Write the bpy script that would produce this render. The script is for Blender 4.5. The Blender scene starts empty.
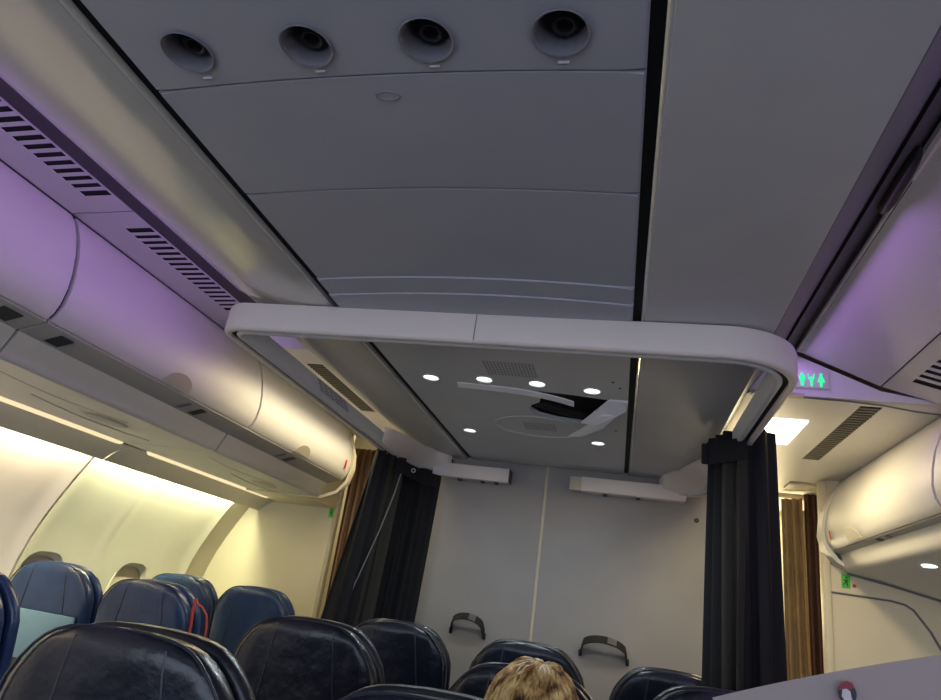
import bpy, bmesh, math, random
from mathutils import Vector, Matrix
random.seed(7)
sc = bpy.context.scene
COL = sc.collection
PI = math.pi

# ------------------------------------------------------------------ materials
def mat(name, col, rough=.5, metal=0., bump=0., bscale=60., var=0., vscale=6., coat=0., stretch=None, spec=.5):
    m = bpy.data.materials.new(name); m.use_nodes = True
    nt = m.node_tree; b = nt.nodes['Principled BSDF']
    b.inputs['Base Color'].default_value = (*col, 1)
    b.inputs['Roughness'].default_value = rough
    b.inputs['Metallic'].default_value = metal
    b.inputs['Specular IOR Level'].default_value = spec
    if coat: b.inputs['Coat Weight'].default_value = coat; b.inputs['Coat Roughness'].default_value = .15
    tc = nt.nodes.new('ShaderNodeTexCoord'); mp = nt.nodes.new('ShaderNodeMapping')
    nt.links.new(tc.outputs['Object'], mp.inputs['Vector'])
    if stretch: mp.inputs['Scale'].default_value = stretch
    if bump:
        n = nt.nodes.new('ShaderNodeTexNoise'); n.inputs['Scale'].default_value = bscale; n.inputs['Detail'].default_value = 4
        bp = nt.nodes.new('ShaderNodeBump'); bp.inputs['Strength'].default_value = bump; bp.inputs['Distance'].default_value = .01
        nt.links.new(mp.outputs['Vector'], n.inputs['Vector'])
        nt.links.new(n.outputs['Fac'], bp.inputs['Height']); nt.links.new(bp.outputs['Normal'], b.inputs['Normal'])
    if var:
        n = nt.nodes.new('ShaderNodeTexNoise'); n.inputs['Scale'].default_value = vscale; n.inputs['Detail'].default_value = 3
        r = nt.nodes.new('ShaderNodeValToRGB')
        r.color_ramp.elements[0].position = .3; r.color_ramp.elements[1].position = .7
        r.color_ramp.elements[0].color = (*[c*(1-var) for c in col], 1)
        r.color_ramp.elements[1].color = (*[min(1, c*(1+var)) for c in col], 1)
        nt.links.new(mp.outputs['Vector'], n.inputs['Vector'])
        nt.links.new(n.outputs['Fac'], r.inputs['Fac']); nt.links.new(r.outputs['Color'], b.inputs['Base Color'])
    return m
def emis(name, col, s):
    m = bpy.data.materials.new(name); m.use_nodes = True
    b = m.node_tree.nodes['Principled BSDF']
    b.inputs['Base Color'].default_value = (*[.5*c for c in col], 1)
    b.inputs['Emission Color'].default_value = (*col, 1); b.inputs['Emission Strength'].default_value = s
    return m
M = dict(
 ceil_lit=mat('ceiling_plastic_lit', (.56,.58,.63), .45, bump=.04, bscale=400, var=.04, vscale=3),  # same panel plastic as outside the rail, lamp brightness put into its colour
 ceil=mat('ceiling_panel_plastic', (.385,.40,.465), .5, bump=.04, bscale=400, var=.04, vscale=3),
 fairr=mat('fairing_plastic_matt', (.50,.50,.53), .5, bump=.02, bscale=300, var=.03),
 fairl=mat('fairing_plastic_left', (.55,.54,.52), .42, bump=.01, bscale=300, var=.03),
 riser=mat('riser_plastic', (.13,.13,.14), .45),
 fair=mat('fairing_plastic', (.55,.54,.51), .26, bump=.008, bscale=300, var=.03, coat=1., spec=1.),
 white=mat('bin_plastic', (.72,.70,.67), .48, bump=.015, bscale=200, var=.02),
 rail=mat('curtain_rail_shell', (.74,.67,.64), .45, bump=.02, bscale=300),
 railin=mat('curtain_rail_inner', (.60,.61,.66), .42),
 ledge=mat('service_rail_plastic', (.52,.50,.46), .5, bump=.02, bscale=250),
 wall=mat('sidewall_panel', (.74,.71,.58), .5, bump=.03, bscale=250, var=.02),
 wallw=mat('sidewall_panel_pale', (.78,.75,.72), .5, bump=.03, bscale=250, var=.02),
 val=mat('valance_plastic', (.72,.68,.58), .45, bump=.02, bscale=250),
 tan=mat('tan_trim', (.55,.50,.38), .5, bump=.02, bscale=250),
 endw=mat('endwall_laminate', (.76,.69,.51), .5, bump=.03, bscale=200, var=.02),
 cup=mat('nozzle_cup', (.17,.17,.20), .4),
 flapw=mat('hatch_white', (.85,.87,.92), .4),
 bulk=mat('bulkhead_laminate', (.33,.315,.305), .55, bump=.05, bscale=250, var=.05, vscale=4),
 black=mat('gap_black', (.006,.006,.007), .7),
 dark=mat('dark_plastic', (.03,.03,.032), .5),
 slot=mat('vent_dark', (.012,.010,.012), .8),
 grille=mat('grille_bars', (.13,.115,.09), .5),
 grey=mat('grey_plastic', (.20,.20,.21), .45),
 lines=mat('print_grey', (.30,.31,.36), .6),
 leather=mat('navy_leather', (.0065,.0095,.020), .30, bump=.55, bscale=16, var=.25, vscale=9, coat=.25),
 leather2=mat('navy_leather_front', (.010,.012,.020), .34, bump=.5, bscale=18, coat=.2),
 leather_lit=mat('navy_leather_lit_blue', (.020,.050,.135), .30, bump=.5, bscale=14, var=.2, vscale=9, coat=.25),  # navy leather again, the bluer light on the window side put into its colour
 piping=mat('piping', (.03,.035,.05), .4),
 pblue=mat('pale_blue_cover', (.16,.30,.40), .6, bump=.1, bscale=200),
 frame=mat('seat_frame', (.10,.10,.11), .5),
 carpet=mat('carpet', (.03,.035,.06), .95, bump=.6, bscale=300, var=.3, vscale=80),
 curt=mat('charcoal_curtain', (.015,.015,.018), .85, bump=.25, bscale=180, stretch=(1,1,.15), spec=.2),
 curtg=mat('olive_curtain', (.036,.034,.028), .85, bump=.25, bscale=180, stretch=(1,1,.15), spec=.2),
 tanc=mat('tan_curtain', (.30,.21,.12), .85, bump=.3, bscale=60, var=.15, vscale=7, spec=.2),
 strap=mat('strap_web', (.016,.014,.013), .7, bump=.3, bscale=300),
 steel=mat('brushed_metal', (.55,.53,.5), .35, 1.),
 paper=mat('lilac_paper', (.37,.32,.305), .7, bump=.03, bscale=100),
 red=mat('red_plastic', (.55,.04,.025), .45),
 cord=mat('red_cord', (.5,.06,.045), .6),
 skin=mat('skin', (.55,.33,.24), .5),
 cloth=mat('dark_knit', (.04,.04,.05), .9, bump=.4, bscale=120),
 shade=mat('window_shade', (.66,.58,.42), .55),
 navy=mat('emblem_navy', (.012,.010,.03), .5), erd=mat('emblem_red', (.25,.01,.03), .5), ewh=mat('emblem_pale', (.62,.55,.58), .5),
 green=mat('placard_green', (.12,.60,.07), .5), gink=mat('placard_print', (.02,.15,.02), .5),
 eye=mat('eye_white', (.8,.8,.78), .2),
 lens=emis('reading_lens', (.88,1.,.97), 3.2),
 sq=emis('ceiling_lens', (1.,.93,.76), 4.5),
 gsign=emis('sign_green', (.03,.95,.35), 1.0),
 led=emis('strip_lens', (1.,.80,.48), .95),
 ledw=emis('wall_strip_lens', (1.,.95,.80), 3.),
)
def curtain_stripes():
    m = mat('striped_curtain', (.2,.12,.07), .85, spec=.2); nt = m.node_tree; b = nt.nodes['Principled BSDF']
    tc = nt.nodes.new('ShaderNodeTexCoord'); w = nt.nodes.new('ShaderNodeTexWave'); w.wave_type = 'BANDS'; w.bands_direction = 'X'
    w.inputs['Scale'].default_value = 6.5; w.inputs['Distortion'].default_value = .6; w.inputs['Detail'].default_value = 1
    r = nt.nodes.new('ShaderNodeValToRGB')
    cs = [(.0,(.10,.05,.035)),(.35,(.30,.17,.10)),(.6,(.14,.08,.06)),(1.,(.42,.27,.15))]
    r.color_ramp.elements[0].color = (*cs[0][1],1); r.color_ramp.elements[1].color = (*cs[3][1],1)
    for p, c in cs[1:3]:
        e = r.color_ramp.elements.new(p); e.color = (*c,1)
    nt.links.new(tc.outputs['Object'], w.inputs['Vector']); nt.links.new(w.outputs['Fac'], r.inputs['Fac']); nt.links.new(r.outputs['Color'], b.inputs['Base Color'])
    return m
M['stripe'] = curtain_stripes()
M['plum'] = mat('plum_curtain', (.10,.055,.05), .85, bump=.2, bscale=150, spec=.2)
def hair_mat():
    m = mat('blonde_hair', (.45,.30,.12), .42); nt = m.node_tree; b = nt.nodes['Principled BSDF']
    tc = nt.nodes.new('ShaderNodeTexCoord'); n = nt.nodes.new('ShaderNodeTexNoise'); n.inputs['Scale'].default_value = 34; n.inputs['Detail'].default_value = 6
    r = nt.nodes.new('ShaderNodeValToRGB')
    r.color_ramp.elements[0].position = .34; r.color_ramp.elements[0].color = (.06,.032,.014,1)
    r.color_ramp.elements[1].position = .62; r.color_ramp.elements[1].color = (.95,.70,.30,1)
    e = r.color_ramp.elements.new(.47); e.color = (.50,.29,.09,1)
    nt.links.new(tc.outputs['Object'], n.inputs['Vector']); nt.links.new(n.outputs['Fac'], r.inputs['Fac']); nt.links.new(r.outputs['Color'], b.inputs['Base Color'])
    return m
M['hair'] = hair_mat()

# ------------------------------------------------------------------ mesh helpers
def link(name, bm, m, parent=None, smooth=True, angle=35):
    me = bpy.data.meshes.new(name)
    bmesh.ops.recalc_face_normals(bm, faces=bm.faces)
    bm.to_mesh(me); bm.free()
    ms = m if isinstance(m, (list, tuple)) else [m]
    for q in ms: me.materials.append(M[q] if isinstance(q, str) else q)
    if smooth:
        for p in me.polygons: p.use_smooth = True
        me.set_sharp_from_angle(angle=math.radians(angle))
    o = bpy.data.objects.new(name, me); COL.objects.link(o)
    if parent: o.parent = parent
    return o
def local(o, origin):
    """move the object's origin without moving its geometry"""
    o.data.transform(Matrix.Translation(-Vector(origin))); o.location = origin
    return o
def tag(o, label, cat, group=None, kind=None):
    o['label'] = label; o['category'] = cat
    if group: o['group'] = group
    if kind: o['kind'] = kind
    return o
def struct(o):
    o['kind'] = 'structure'; return o
def thing(name, loc, label, cat, group=None):
    o = bpy.data.objects.new(name, None); o.location = loc; o.empty_display_size = .05; COL.objects.link(o)
    return tag(o, label, cat, group)
def rel(o, root):
    """parent a mesh made in world coordinates under an unrotated root"""
    o.data.transform(Matrix.Translation(-Vector(root.location))); o.parent = root
    return o
def poly(bm, pts):
    vs = [bm.verts.new(p) for p in pts]; return bm.faces.new(vs)
def prism(bm, pts, d):
    """closed prism: 3-D polygon pts extruded by vector d"""
    d = Vector(d); a = [bm.verts.new(p) for p in pts]; b = [bm.verts.new(Vector(p)+d) for p in pts]
    n = len(pts); bm.faces.new(a); bm.faces.new(b[::-1])
    for i in range(n): bm.faces.new((a[i], b[i], b[(i+1)%n], a[(i+1)%n]))
def ext(bm, prof, y0, y1):
    prism(bm, [(x, y0, z) for x, z in prof], (0, y1-y0, 0))
def box(bm, lo, hi, bev=0., seg=2):
    r = bmesh.ops.create_cube(bm, size=1.)
    vs = r['verts']
    c = [(a+b)/2 for a, b in zip(lo, hi)]; s = [abs(b-a) for a, b in zip(lo, hi)]
    for v in vs: v.co = Vector((v.co.x*s[0]+c[0], v.co.y*s[1]+c[1], v.co.z*s[2]+c[2]))
    if bev:
        es = {e for v in vs for e in v.link_edges}
        bmesh.ops.bevel(bm, geom=list(es), offset=min(bev, min(s)*.45), segments=seg, affect='EDGES', profile=.5)
def thick(profile, t):
    """offset an open 2-D profile to a closed band of thickness t (to the left of travel)"""
    n = len(profile); out = []
    for i, p in enumerate(profile):
        a = profile[max(0, i-1)]; b = profile[min(n-1, i+1)]
        dx, dz = b[0]-a[0], b[1]-a[1]; L = math.hypot(dx, dz) or 1
        out.append((p[0]-dz/L*t, p[1]+dx/L*t))
    return list(profile)+out[::-1]
def tube(bm, pts, r, n=8, cap=True):
    pts = [Vector(p) for p in pts]; rings = []
    up = Vector((0,0,1)); prev = None
    for i, p in enumerate(pts):
        t = (pts[min(i+1, len(pts)-1)]-pts[max(0, i-1)]).normalized()
        if prev is None:
            a = t.cross(up)
            if a.length < .1: a = t.cross(Vector((1,0,0)))
        else: a = prev - t*prev.dot(t)
        a.normalize(); prev = a; b = t.cross(a)
        rr = r[i] if isinstance(r, (list, tuple)) else r
        rings.append([bm.verts.new(p+a*math.cos(2*PI*k/n)*rr+b*math.sin(2*PI*k/n)*rr) for k in range(n)])
    for i in range(len(rings)-1):
        for k in range(n): bm.faces.new((rings[i][k], rings[i][(k+1)%n], rings[i+1][(k+1)%n], rings[i+1][k]))
    if cap: bm.faces.new(rings[0]); bm.faces.new(rings[-1][::-1])
def ribbon(bm, pts, w, t):
    """flat strap: w along vector across (given per point as (point, across, normal))"""
    rings = []
    for p, a, nn in pts:
        p, a, nn = Vector(p), Vector(a).normalized(), Vector(nn).normalized()
        rings.append([bm.verts.new(p+a*w/2*s1+nn*t/2*s2) for s1, s2 in ((-1,-1),(1,-1),(1,1),(-1,1))])
    for i in range(len(rings)-1):
        for k in range(4): bm.faces.new((rings[i][k], rings[i][(k+1)%4], rings[i+1][(k+1)%4], rings[i+1][k]))
    bm.faces.new(rings[0]); bm.faces.new(rings[-1][::-1])
def lathe(bm, prof, axis_o, n=32, ax='z', close=False):
    rings = []
    for r, h in prof:
        ring = []
        for k in range(n):
            a = 2*PI*k/n
            p = (r*math.cos(a), r*math.sin(a), h) if ax == 'z' else (h, r*math.cos(a), r*math.sin(a)) if ax == 'x' else (r*math.cos(a), h, r*math.sin(a))
            ring.append(bm.verts.new(Vector(p)+Vector(axis_o)))
        rings.append(ring)
    for i in range(len(rings)-1):
        for k in range(n): bm.faces.new((rings[i][k], rings[i][(k+1)%n], rings[i+1][(k+1)%n], rings[i+1][k]))
    if close: bm.faces.new(rings[0]); bm.faces.new(rings[-1])
    return rings
def loft(bm, rings, cap=True):
    vr = [[bm.verts.new(p) for p in r] for r in rings]; n = len(vr[0])
    for i in range(len(vr)-1):
        for k in range(n): bm.faces.new((vr[i][k], vr[i][(k+1)%n], vr[i+1][(k+1)%n], vr[i+1][k]))
    if cap: bm.faces.new(vr[0]); bm.faces.new(vr[-1][::-1])
def cut(o, cutters):
    for c in cutters:
        md = o.modifiers.new('b', 'BOOLEAN'); md.operation = 'DIFFERENCE'; md.object = c; md.solver = 'EXACT'
    bpy.context.view_layer.update()
    ev = o.evaluated_get(bpy.context.evaluated_depsgraph_get())
    me = bpy.data.meshes.new_from_object(ev)
    o.modifiers.clear(); o.data = me
    for c in cutters: bpy.data.objects.remove(c)
    for p in me.polygons: p.use_smooth = True
    me.set_sharp_from_angle(angle=math.radians(35))
    return o
def cutter(fn):
    bm = bmesh.new(); fn(bm); return link('cutter', bm, 'dark', smooth=False)

# ------------------------------------------------------------------ camera
cam = bpy.data.cameras.new('camera'); co = bpy.data.objects.new('camera', cam); COL.objects.link(co); sc.camera = co
cam.sensor_width = 36; cam.lens = 670/941*36; cam.clip_start = .02
EYE = 1.40
_f = 670.
v1 = Vector((145, 276, _f)).normalized()
_x3 = 270.; v3 = Vector((_x3, (-_f*_f-145*_x3)/276., _f)).normalized()
rt = v1.cross(v3)
if rt.x < 0: rt = -rt
# rows world axes in camera (x right, y down, z forward)
Rw = Matrix((rt, v1, v3))
cx_, cy_, cz_ = Rw.col[0], Rw.col[1], Rw.col[2]
mw = Matrix.Identity(4)
for i in range(3):
    mw[i][0] = cx_[i]; mw[i][1] = -cy_[i]; mw[i][2] = -cz_[i]
mw[2][3] = EYE
co.matrix_world = mw

# ------------------------------------------------------------------ shell
bm = bmesh.new(); box(bm, (-3.1,-2.2,-.05), (2.6,5.6,0)); struct(link('floor', bm, 'carpet', smooth=False))
# roof above everything
bm = bmesh.new(); box(bm, (-3.1,-2.2,2.62), (2.6,5.6,2.66)); struct(link('ceiling', bm, 'ceil', smooth=False))
# black void plate above centre panels (shows in the gaps between panels)
bm = bmesh.new(); box(bm, (-1.02,-1.0,2.262), (.12,3.9,2.27)); struct(link('ceiling', bm, 'black', smooth=False))
bm = bmesh.new(); box(bm, (-.945,-1.0,2.2165), (-.875,3.9,2.222)); struct(link('ceiling', bm, 'black', smooth=False))
bm = bmesh.new(); box(bm, (-.02,-1.0,2.2165), (.05,3.9,2.222)); struct(link('ceiling', bm, 'black', smooth=False))

# left sidewall: two scalloped panels, a tan column, then a plain lower run
WP = [(-2.655,1.905),(-2.675,1.85),(-2.71,1.79),(-2.76,1.70),(-2.81,1.60),(-2.855,1.50),(-2.89,1.40),(-2.915,1.30),(-2.935,1.18),(-2.945,1.05),(-2.945,.85),(-2.93,.6),(-2.90,.3),(-2.86,0)]
def wall_panel(name, y0, y1, ymid, m, wins=()):
    bm = bmesh.new(); ny = 40; front = []; back = []
    for j in range(ny+1):
        y = y0+(y1-y0)*j/ny
        d = min(abs(y-ymid), abs(y-y0), abs(y-y1))
        e = .022*math.exp(-(min(abs(y-y0), abs(y-y1))/.035)**2)
        cr = .022*math.exp(-((y-ymid)/.045)**2)
        front.append([bm.verts.new((x+e+cr*min(1, max(0, (1.86-z)/.2)), y, z)) for x, z in WP])
        back.append([bm.verts.new((x-.05, y, z)) for x, z in WP])
    n = len(WP)
    for j in range(ny):
        for i in range(n-1):
            bm.faces.new((front[j][i], front[j][i+1], front[j+1][i+1], front[j+1][i]))
            bm.faces.new((back[j][i], back[j+1][i], back[j+1][i+1], back[j][i+1]))
        bm.faces.new((front[j][0], front[j+1][0], back[j+1][0], back[j][0]))
        bm.faces.new((front[j][-1], back[j][-1], back[j+1][-1], front[j+1][-1]))
    for r, q in ((front[0], back[0]), (front[-1], back[-1])):
        for i in range(n-1): bm.faces.new((r[i], q[i], q[i+1], r[i+1]))
    o = link(name, bm, m, angle=60)
    for yc in wins:
        cut(o, [cutter(lambda b: prism(b, [(-3.1, yc+.160*math.copysign(abs(math.cos(a))**.7, math.cos(a)), 1.132+.210*math.copysign(abs(math.sin(a))**.7, math.sin(a))) for a in [2*PI*k/40 for k in range(40)]], (.4,0,0)))])
    return struct(o)
wall_panel('wall_left', 1.42, 2.955, 2.2, 'wallw')
wall_panel('wall_left', 2.972, 4.36, 3.50, 'wall', wins=(3.15,3.86))
wall_panel('wall_left', -2.2, 1.40, .7, 'wallw')
# tan column beside the endwall
bm = bmesh.new(); ext(bm, thick([(x+.012, z) for x, z in WP], -.05), 4.375, 4.60); struct(link('trim_1', bm, 'tan'))
# dark joint strips
bm = bmesh.new(); ext(bm, thick([(x-.012, z) for x, z in WP], -.03), 2.95, 2.977); ext(bm, thick([(x-.012, z) for x, z in WP], -.03), 4.355, 4.38); ext(bm, thick([(x-.012, z) for x, z in WP], -.03), 1.395, 1.425)
struct(link('trim_2', bm, 'tan'))
# windows
def window(n, yc):
    root = bpy.data.objects.new('window_%d' % n, None); root.location = (-2.93, yc, 1.132); COL.objects.link(root); struct(root)
    def ringpts(rx, rz, x, k=40):
        out = []
        for i in range(k):
            a = 2*PI*i/k; ca, sa = math.cos(a), math.sin(a); p = .7
            out.append((x, rx*math.copysign(abs(ca)**p, ca), rz*math.copysign(abs(sa)**p, sa)))
        return out
    bm = bmesh.new()
    tilt = lambda pts: [(p[0]-.09*max(-1, min(1, p[2]/.21))*-.16, p[1], p[2]) for p in pts]
    loft(bm, [tilt(ringpts(.170,.220,-.008)), tilt(ringpts(.166,.216,.002)), tilt(ringpts(.158,.208,.001)), tilt(ringpts(.148,.198,-.012)), tilt(ringpts(.138,.186,-.018)), tilt(ringpts(.138,.186,-.026))], cap=False)
    o = link('window_frame', bm, 'wall', root)
    bm = bmesh.new(); loft(bm, [ringpts(.152,.202,-.032), ringpts(.152,.202,-.022)]); link('window_shade', bm, 'shade', root)
window(1, 3.15); window(2, 3.86)

# left endwall with the doorway edge
bm = bmesh.new(); box(bm, (-3.0,4.60,0), (-1.995,4.63,2.45), .004); struct(link('wall_forward_left', bm, 'endw'))
bm = bmesh.new(); box(bm, (-2.005,4.585,0), (-1.975,4.64,2.45), .006); struct(link('trim_3', bm, 'tan'))
# bulkhead behind the centre seats
bm = bmesh.new(); box(bm, (-1.30,3.90,0), (.56,3.94,2.26), .004); struct(link('wall_forward', bm, 'bulk'))
bm = bmesh.new(); box(bm, (-.446,3.893,0), (-.428,3.90,2.22), .003); struct(link('trim_4', bm, 'tan'))
# right endwall
bm = bmesh.new(); box(bm, (1.005,3.75,0), (2.6,3.79,2.45), .004); struct(link('wall_forward_right', bm, 'endw'))
bm = bmesh.new(); box(bm, (.975,3.735,0), (1.01,3.80,2.24), .008); struct(link('trim_5', bm, 'endw'))
bm = bmesh.new()
pts = [(1.01,3.748,1.702),(1.15,3.748,1.700),(1.27,3.748,1.697),(1.33,3.748,1.688),(1.365,3.748,1.668),(1.39,3.748,1.635),(1.43,3.748,1.58),(1.47,3.748,1.50),(1.52,3.748,1.35),(1.55,3.748,1.0),(1.55,3.748,0.05)]
tube(bm, pts, .0055, 6); struct(link('trim_6', bm, 'grey'))
# outer shell pieces
bm = bmesh.new(); box(bm, (2.30,-2.2,0), (2.36,5.6,2.62)); struct(link('wall_right', bm, 'wallw'))
bm = bmesh.new(); box(bm, (-3.1,5.25,0), (2.6,5.30,2.62)); struct(link('wall_front', bm, 'wall'))
bm = bmesh.new(); box(bm, (-3.1,-2.25,0), (2.6,-2.2,2.62)); struct(link('wall_back', bm, 'bulk'))

# ------------------------------------------------------------------ centre ceiling panels (dropped)
ZC = 2.20; XL, XR = -.888, -.004
def bow(x, b=.026): return -b*(1-((x+.40)/.49)**2)
def ceiling_panel_bm(y0, y1, b0, b1, t=.014, z=ZC, bev=.004):
    bm = bmesh.new(); n = 24
    xs = [XL+(XR-XL)*i/n for i in range(n+1)]
    A = [(x, y0+bow(x, b0)) for x in xs]; B = [(x, y1+bow(x, b1)) for x in xs][::-1]
    prism(bm, [(x, y, z) for x, y in A+B], (0, 0, t))
    es = [e for e in bm.edges if all(abs(v.co.z-z) < 1e-6 for v in e.verts)]
    bmesh.ops.bevel(bm, geom=es, offset=bev, segments=2, affect='EDGES')
    return bm
GX = [-.761, -.541, -.338, -.130]
# air-vent panel
pn = thing('ceiling_tile', (-.45,.5,ZC), 'grey ceiling panel with four round recessed air nozzles', 'ceiling panel')
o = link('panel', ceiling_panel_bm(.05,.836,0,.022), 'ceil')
cs = [cutter(lambda bm, x=x: bmesh.ops.create_cone(bm, cap_ends=True, segments=40, radius1=.041, radius2=.041, depth=.2, matrix=Matrix.Translation((x,.747,ZC)))) for x in GX]
cut(o, cs); rel(o, pn)
nozl = ['leftmost', 'second from left', 'third from left', 'rightmost']
for i, x in enumerate(GX):
    bm = bmesh.new()
    lathe(bm, [(.0445,-.0035),(.043,-.005),(.040,-.003),(.038,.012),(.035,.03),(.030,.042),(.027,.040),(.0255,.044),(.0255,.058),(.001,.058)], (x,.747,ZC), 40)
    cup = rel(link('nozzle_cup', bm, 'cup'), pn)
    cup.data.transform(Matrix.Translation(Vector((0,0,0))))
    bm = bmesh.new()
    lathe(bm, [(.001,.030),(.0125,.028),(.013,.017),(.017,.015),(.021,.019),(.0245,.030),(.026,.045)], (x+.003,.752,ZC), 28)
    nz = link('nozzle', bm, 'dark'); nz.data.transform(Matrix.Translation(-Vector(pn.location))); nz.parent = cup
    bm = bmesh.new(); box(bm, (x-.009,.806+bow(x,.01)+.004,ZC-.003), (x+.009,.810+bow(x,.01)+.004,ZC+.004), .0015)
    rel(link('thumb_tab', bm, 'railin'), pn)
# plain panel with oval access plug
pn = thing('ceiling_tile', (-.45,1.0,ZC), 'plain grey ceiling panel with small oval plug, next to the air nozzle panel', 'ceiling panel')
rel(link('panel', ceiling_panel_bm(.841,1.164,.022,.030), 'ceil'), pn)
bm = bmesh.new()
ov = [(-.440+.022*math.cos(2*PI*k/36), .866+.0105*math.sin(2*PI*k/36), ZC-.0006) for k in range(37)]
tube(bm, ov, .0011, 5, cap=False); rel(link('oval_plug', bm, 'grey'), pn)
# second plain panel
pn = thing('ceiling_tile', (-.45,1.35,ZC), 'plain grey ceiling panel between the plugged panel and ribbed strip', 'ceiling panel')
rel(link('panel', ceiling_panel_bm(1.171,1.574,.030,.040), 'ceil'), pn)
# ribbed end
pn = thing('ceiling_tile', (-.45,1.66,ZC), 'narrow ribbed grey ceiling strip just before the curtain rail bar', 'ceiling panel')
rel(link('rib', ceiling_panel_bm(1.575,1.668,.040,.044, z=ZC-.005, bev=.004), 'ceil'), pn)
rel(link('rib', ceiling_panel_bm(1.666,1.765,.044,.010, z=ZC-.010, bev=.004), 'ceil'), pn)

# panel inside the curtain rail: reading lights, speakers, open mask hatch
pn = thing('ceiling_tile', (-.45,2.8,ZC), 'grey ceiling panel inside the curtain rail with six round lights and open hatch', 'ceiling panel')
o = link('panel', ceiling_panel_bm(1.82,3.86,0,0), 'ceil_lit')
LP = [(-.758,2.386),(-.54,2.363),(-.339,2.372),(-.137,2.41),(-.76,3.17),(-.133,3.197)]
hole = [(-.380,2.462),(-.204,2.484),(-.070,2.515),(-.09,2.60),(-.14,2.75),(-.18,2.87),(-.30,2.84),(-.375,2.79),(-.405,2.72),(-.395,2.66),(-.355,2.61),(-.34,2.53)]
cs = [cutter(lambda bm, p=p: bmesh.ops.create_cone(bm, cap_ends=True, segments=32, radius1=.031, radius2=.031, depth=.2, matrix=Matrix.Translation((p[0],p[1],ZC)))) for p in LP]
cs.append(cutter(lambda bm: prism(bm, [(x,y,ZC-.05) for x, y in hole], (0,0,.1))))
cut(o, cs); rel(o, pn)
for x, y in LP:
    bm = bmesh.new(); lathe(bm, [(.0345,.002),(.0345,-.003),(.031,-.004),(.029,.004),(.029,.012)], (x,y,ZC), 32)
    bz = rel(link('light_bezel', bm, 'white'), pn)
    bm = bmesh.new(); lathe(bm, [(.001,.001),(.015,.001),(.026,.003),(.0285,.006)], (x,y,ZC), 28)
    l = link('light_lens', bm, 'lens'); l.data.transform(Matrix.Translation(-Vector(pn.location))); l.parent = bz
    ld = bpy.data.lights.new('reading_lamp', 'SPOT'); ld.energy = 7.0; ld.color = (.86,.96,1.); ld.spot_size = math.radians(168); ld.spot_blend = .9; ld.shadow_soft_size = .025
    lo = bpy.data.objects.new('reading_lamp', ld); lo.location = (x,y,ZC-.012); COL.objects.link(lo)
# speaker perforations: small pits
for cx, cy, nx, ny, dx, dy in ((-.415,2.245,15,8,.0125,.018),(-.385,3.00,12,7,.0125,.018)):
    bm = bmesh.new()
    for i in range(nx):
        for j in range(ny):
            x = cx+(i-nx/2)*dx; y = cy+(j-ny/2)*dy
            box(bm, (x-.0037,y-.005,ZC-.0006), (x+.0037,y+.005,ZC+.003))
    rel(link('speaker_grille', bm, 'grey', smooth=False), pn)
# raised oval around the rear speaker
bm = bmesh.new(); ov = [(-.40+.20*math.cos(2*PI*k/40), 3.0+.17*math.sin(2*PI*k/40), ZC+.0005) for k in range(41)]
tube(bm, ov, .004, 6, cap=False); rel(link('speaker_surround', bm, 'ceil_lit'), pn)
# mask box interior
bm = bmesh.new(); box(bm, (-.43,2.44,ZC+.055), (-.04,2.90,ZC+.06)); rel(link('hatch_interior', bm, 'black'), pn)
bm = bmesh.new(); tube(bm, [(-.37,2.64,ZC+.012),(-.28,2.70,ZC+.006),(-.17,2.79,ZC+.012)], .022, 10)
rel(link('mask_bundle', bm, 'black'), pn)
# bent tray strip in front of the hatch
bm = bmesh.new()
pts = []
for i in range(13):
    t = i/12; x = -.66+.45*t; y = 2.440+.012*math.sin(t*3)+.105*t**3.5
    pts.append(((x,y,ZC-.004-.012*t*t), (0,1,-.25), (0,.25,1)))
ribbon(bm, pts, .034, .006)
rel(link('bent_strip', bm, 'flapw'), pn)
# hanging hatch flap: forked door hinged at the right edge of the hole
fl = thing('hatch_flap', (-.02,2.5,ZC), 'white broken hatch flap hanging open beside the black hole in the ceiling', 'hatch flap')
def flap_piece(name, pts, t, m):
    bm = bmesh.new(); prism(bm, pts, t); bmesh.ops.bevel(bm, geom=bm.edges[:], offset=.003, segments=2, affect='EDGES'); rel(link(name, bm, m), fl)
flap_piece('flap', [(-.075,2.50,2.195),(-.006,2.50,2.192),(-.010,2.56,2.170),(-.075,2.62,2.150),(-.125,2.68,2.140),(-.19,2.70,2.150)], (.004,.003,.012), 'flapw')
flap_piece('flap_tongue', [(-.105,2.60,2.160),(-.04,2.58,2.160),(-.10,2.72,2.140),(-.19,2.86,2.135),(-.255,2.90,2.140),(-.19,2.78,2.150)], (.004,.003,.008), 'flapw')
flap_piece('hinge_arm', [(-.09,2.72,2.165),(-.075,2.74,2.165),(-.16,2.93,2.175),(-.185,2.96,2.170)], (.002,.003,.012), 'tan')
# small fasteners
for x, y in ((-.06,2.30),(-.035,2.36),(-.05,2.95)):
    bm = bmesh.new(); lathe(bm, [(.001,-.002),(.005,-.002),(.006,.001)], (x,y,ZC), 12); rel(link('fastener', bm, 'dark'), pn)

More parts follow.
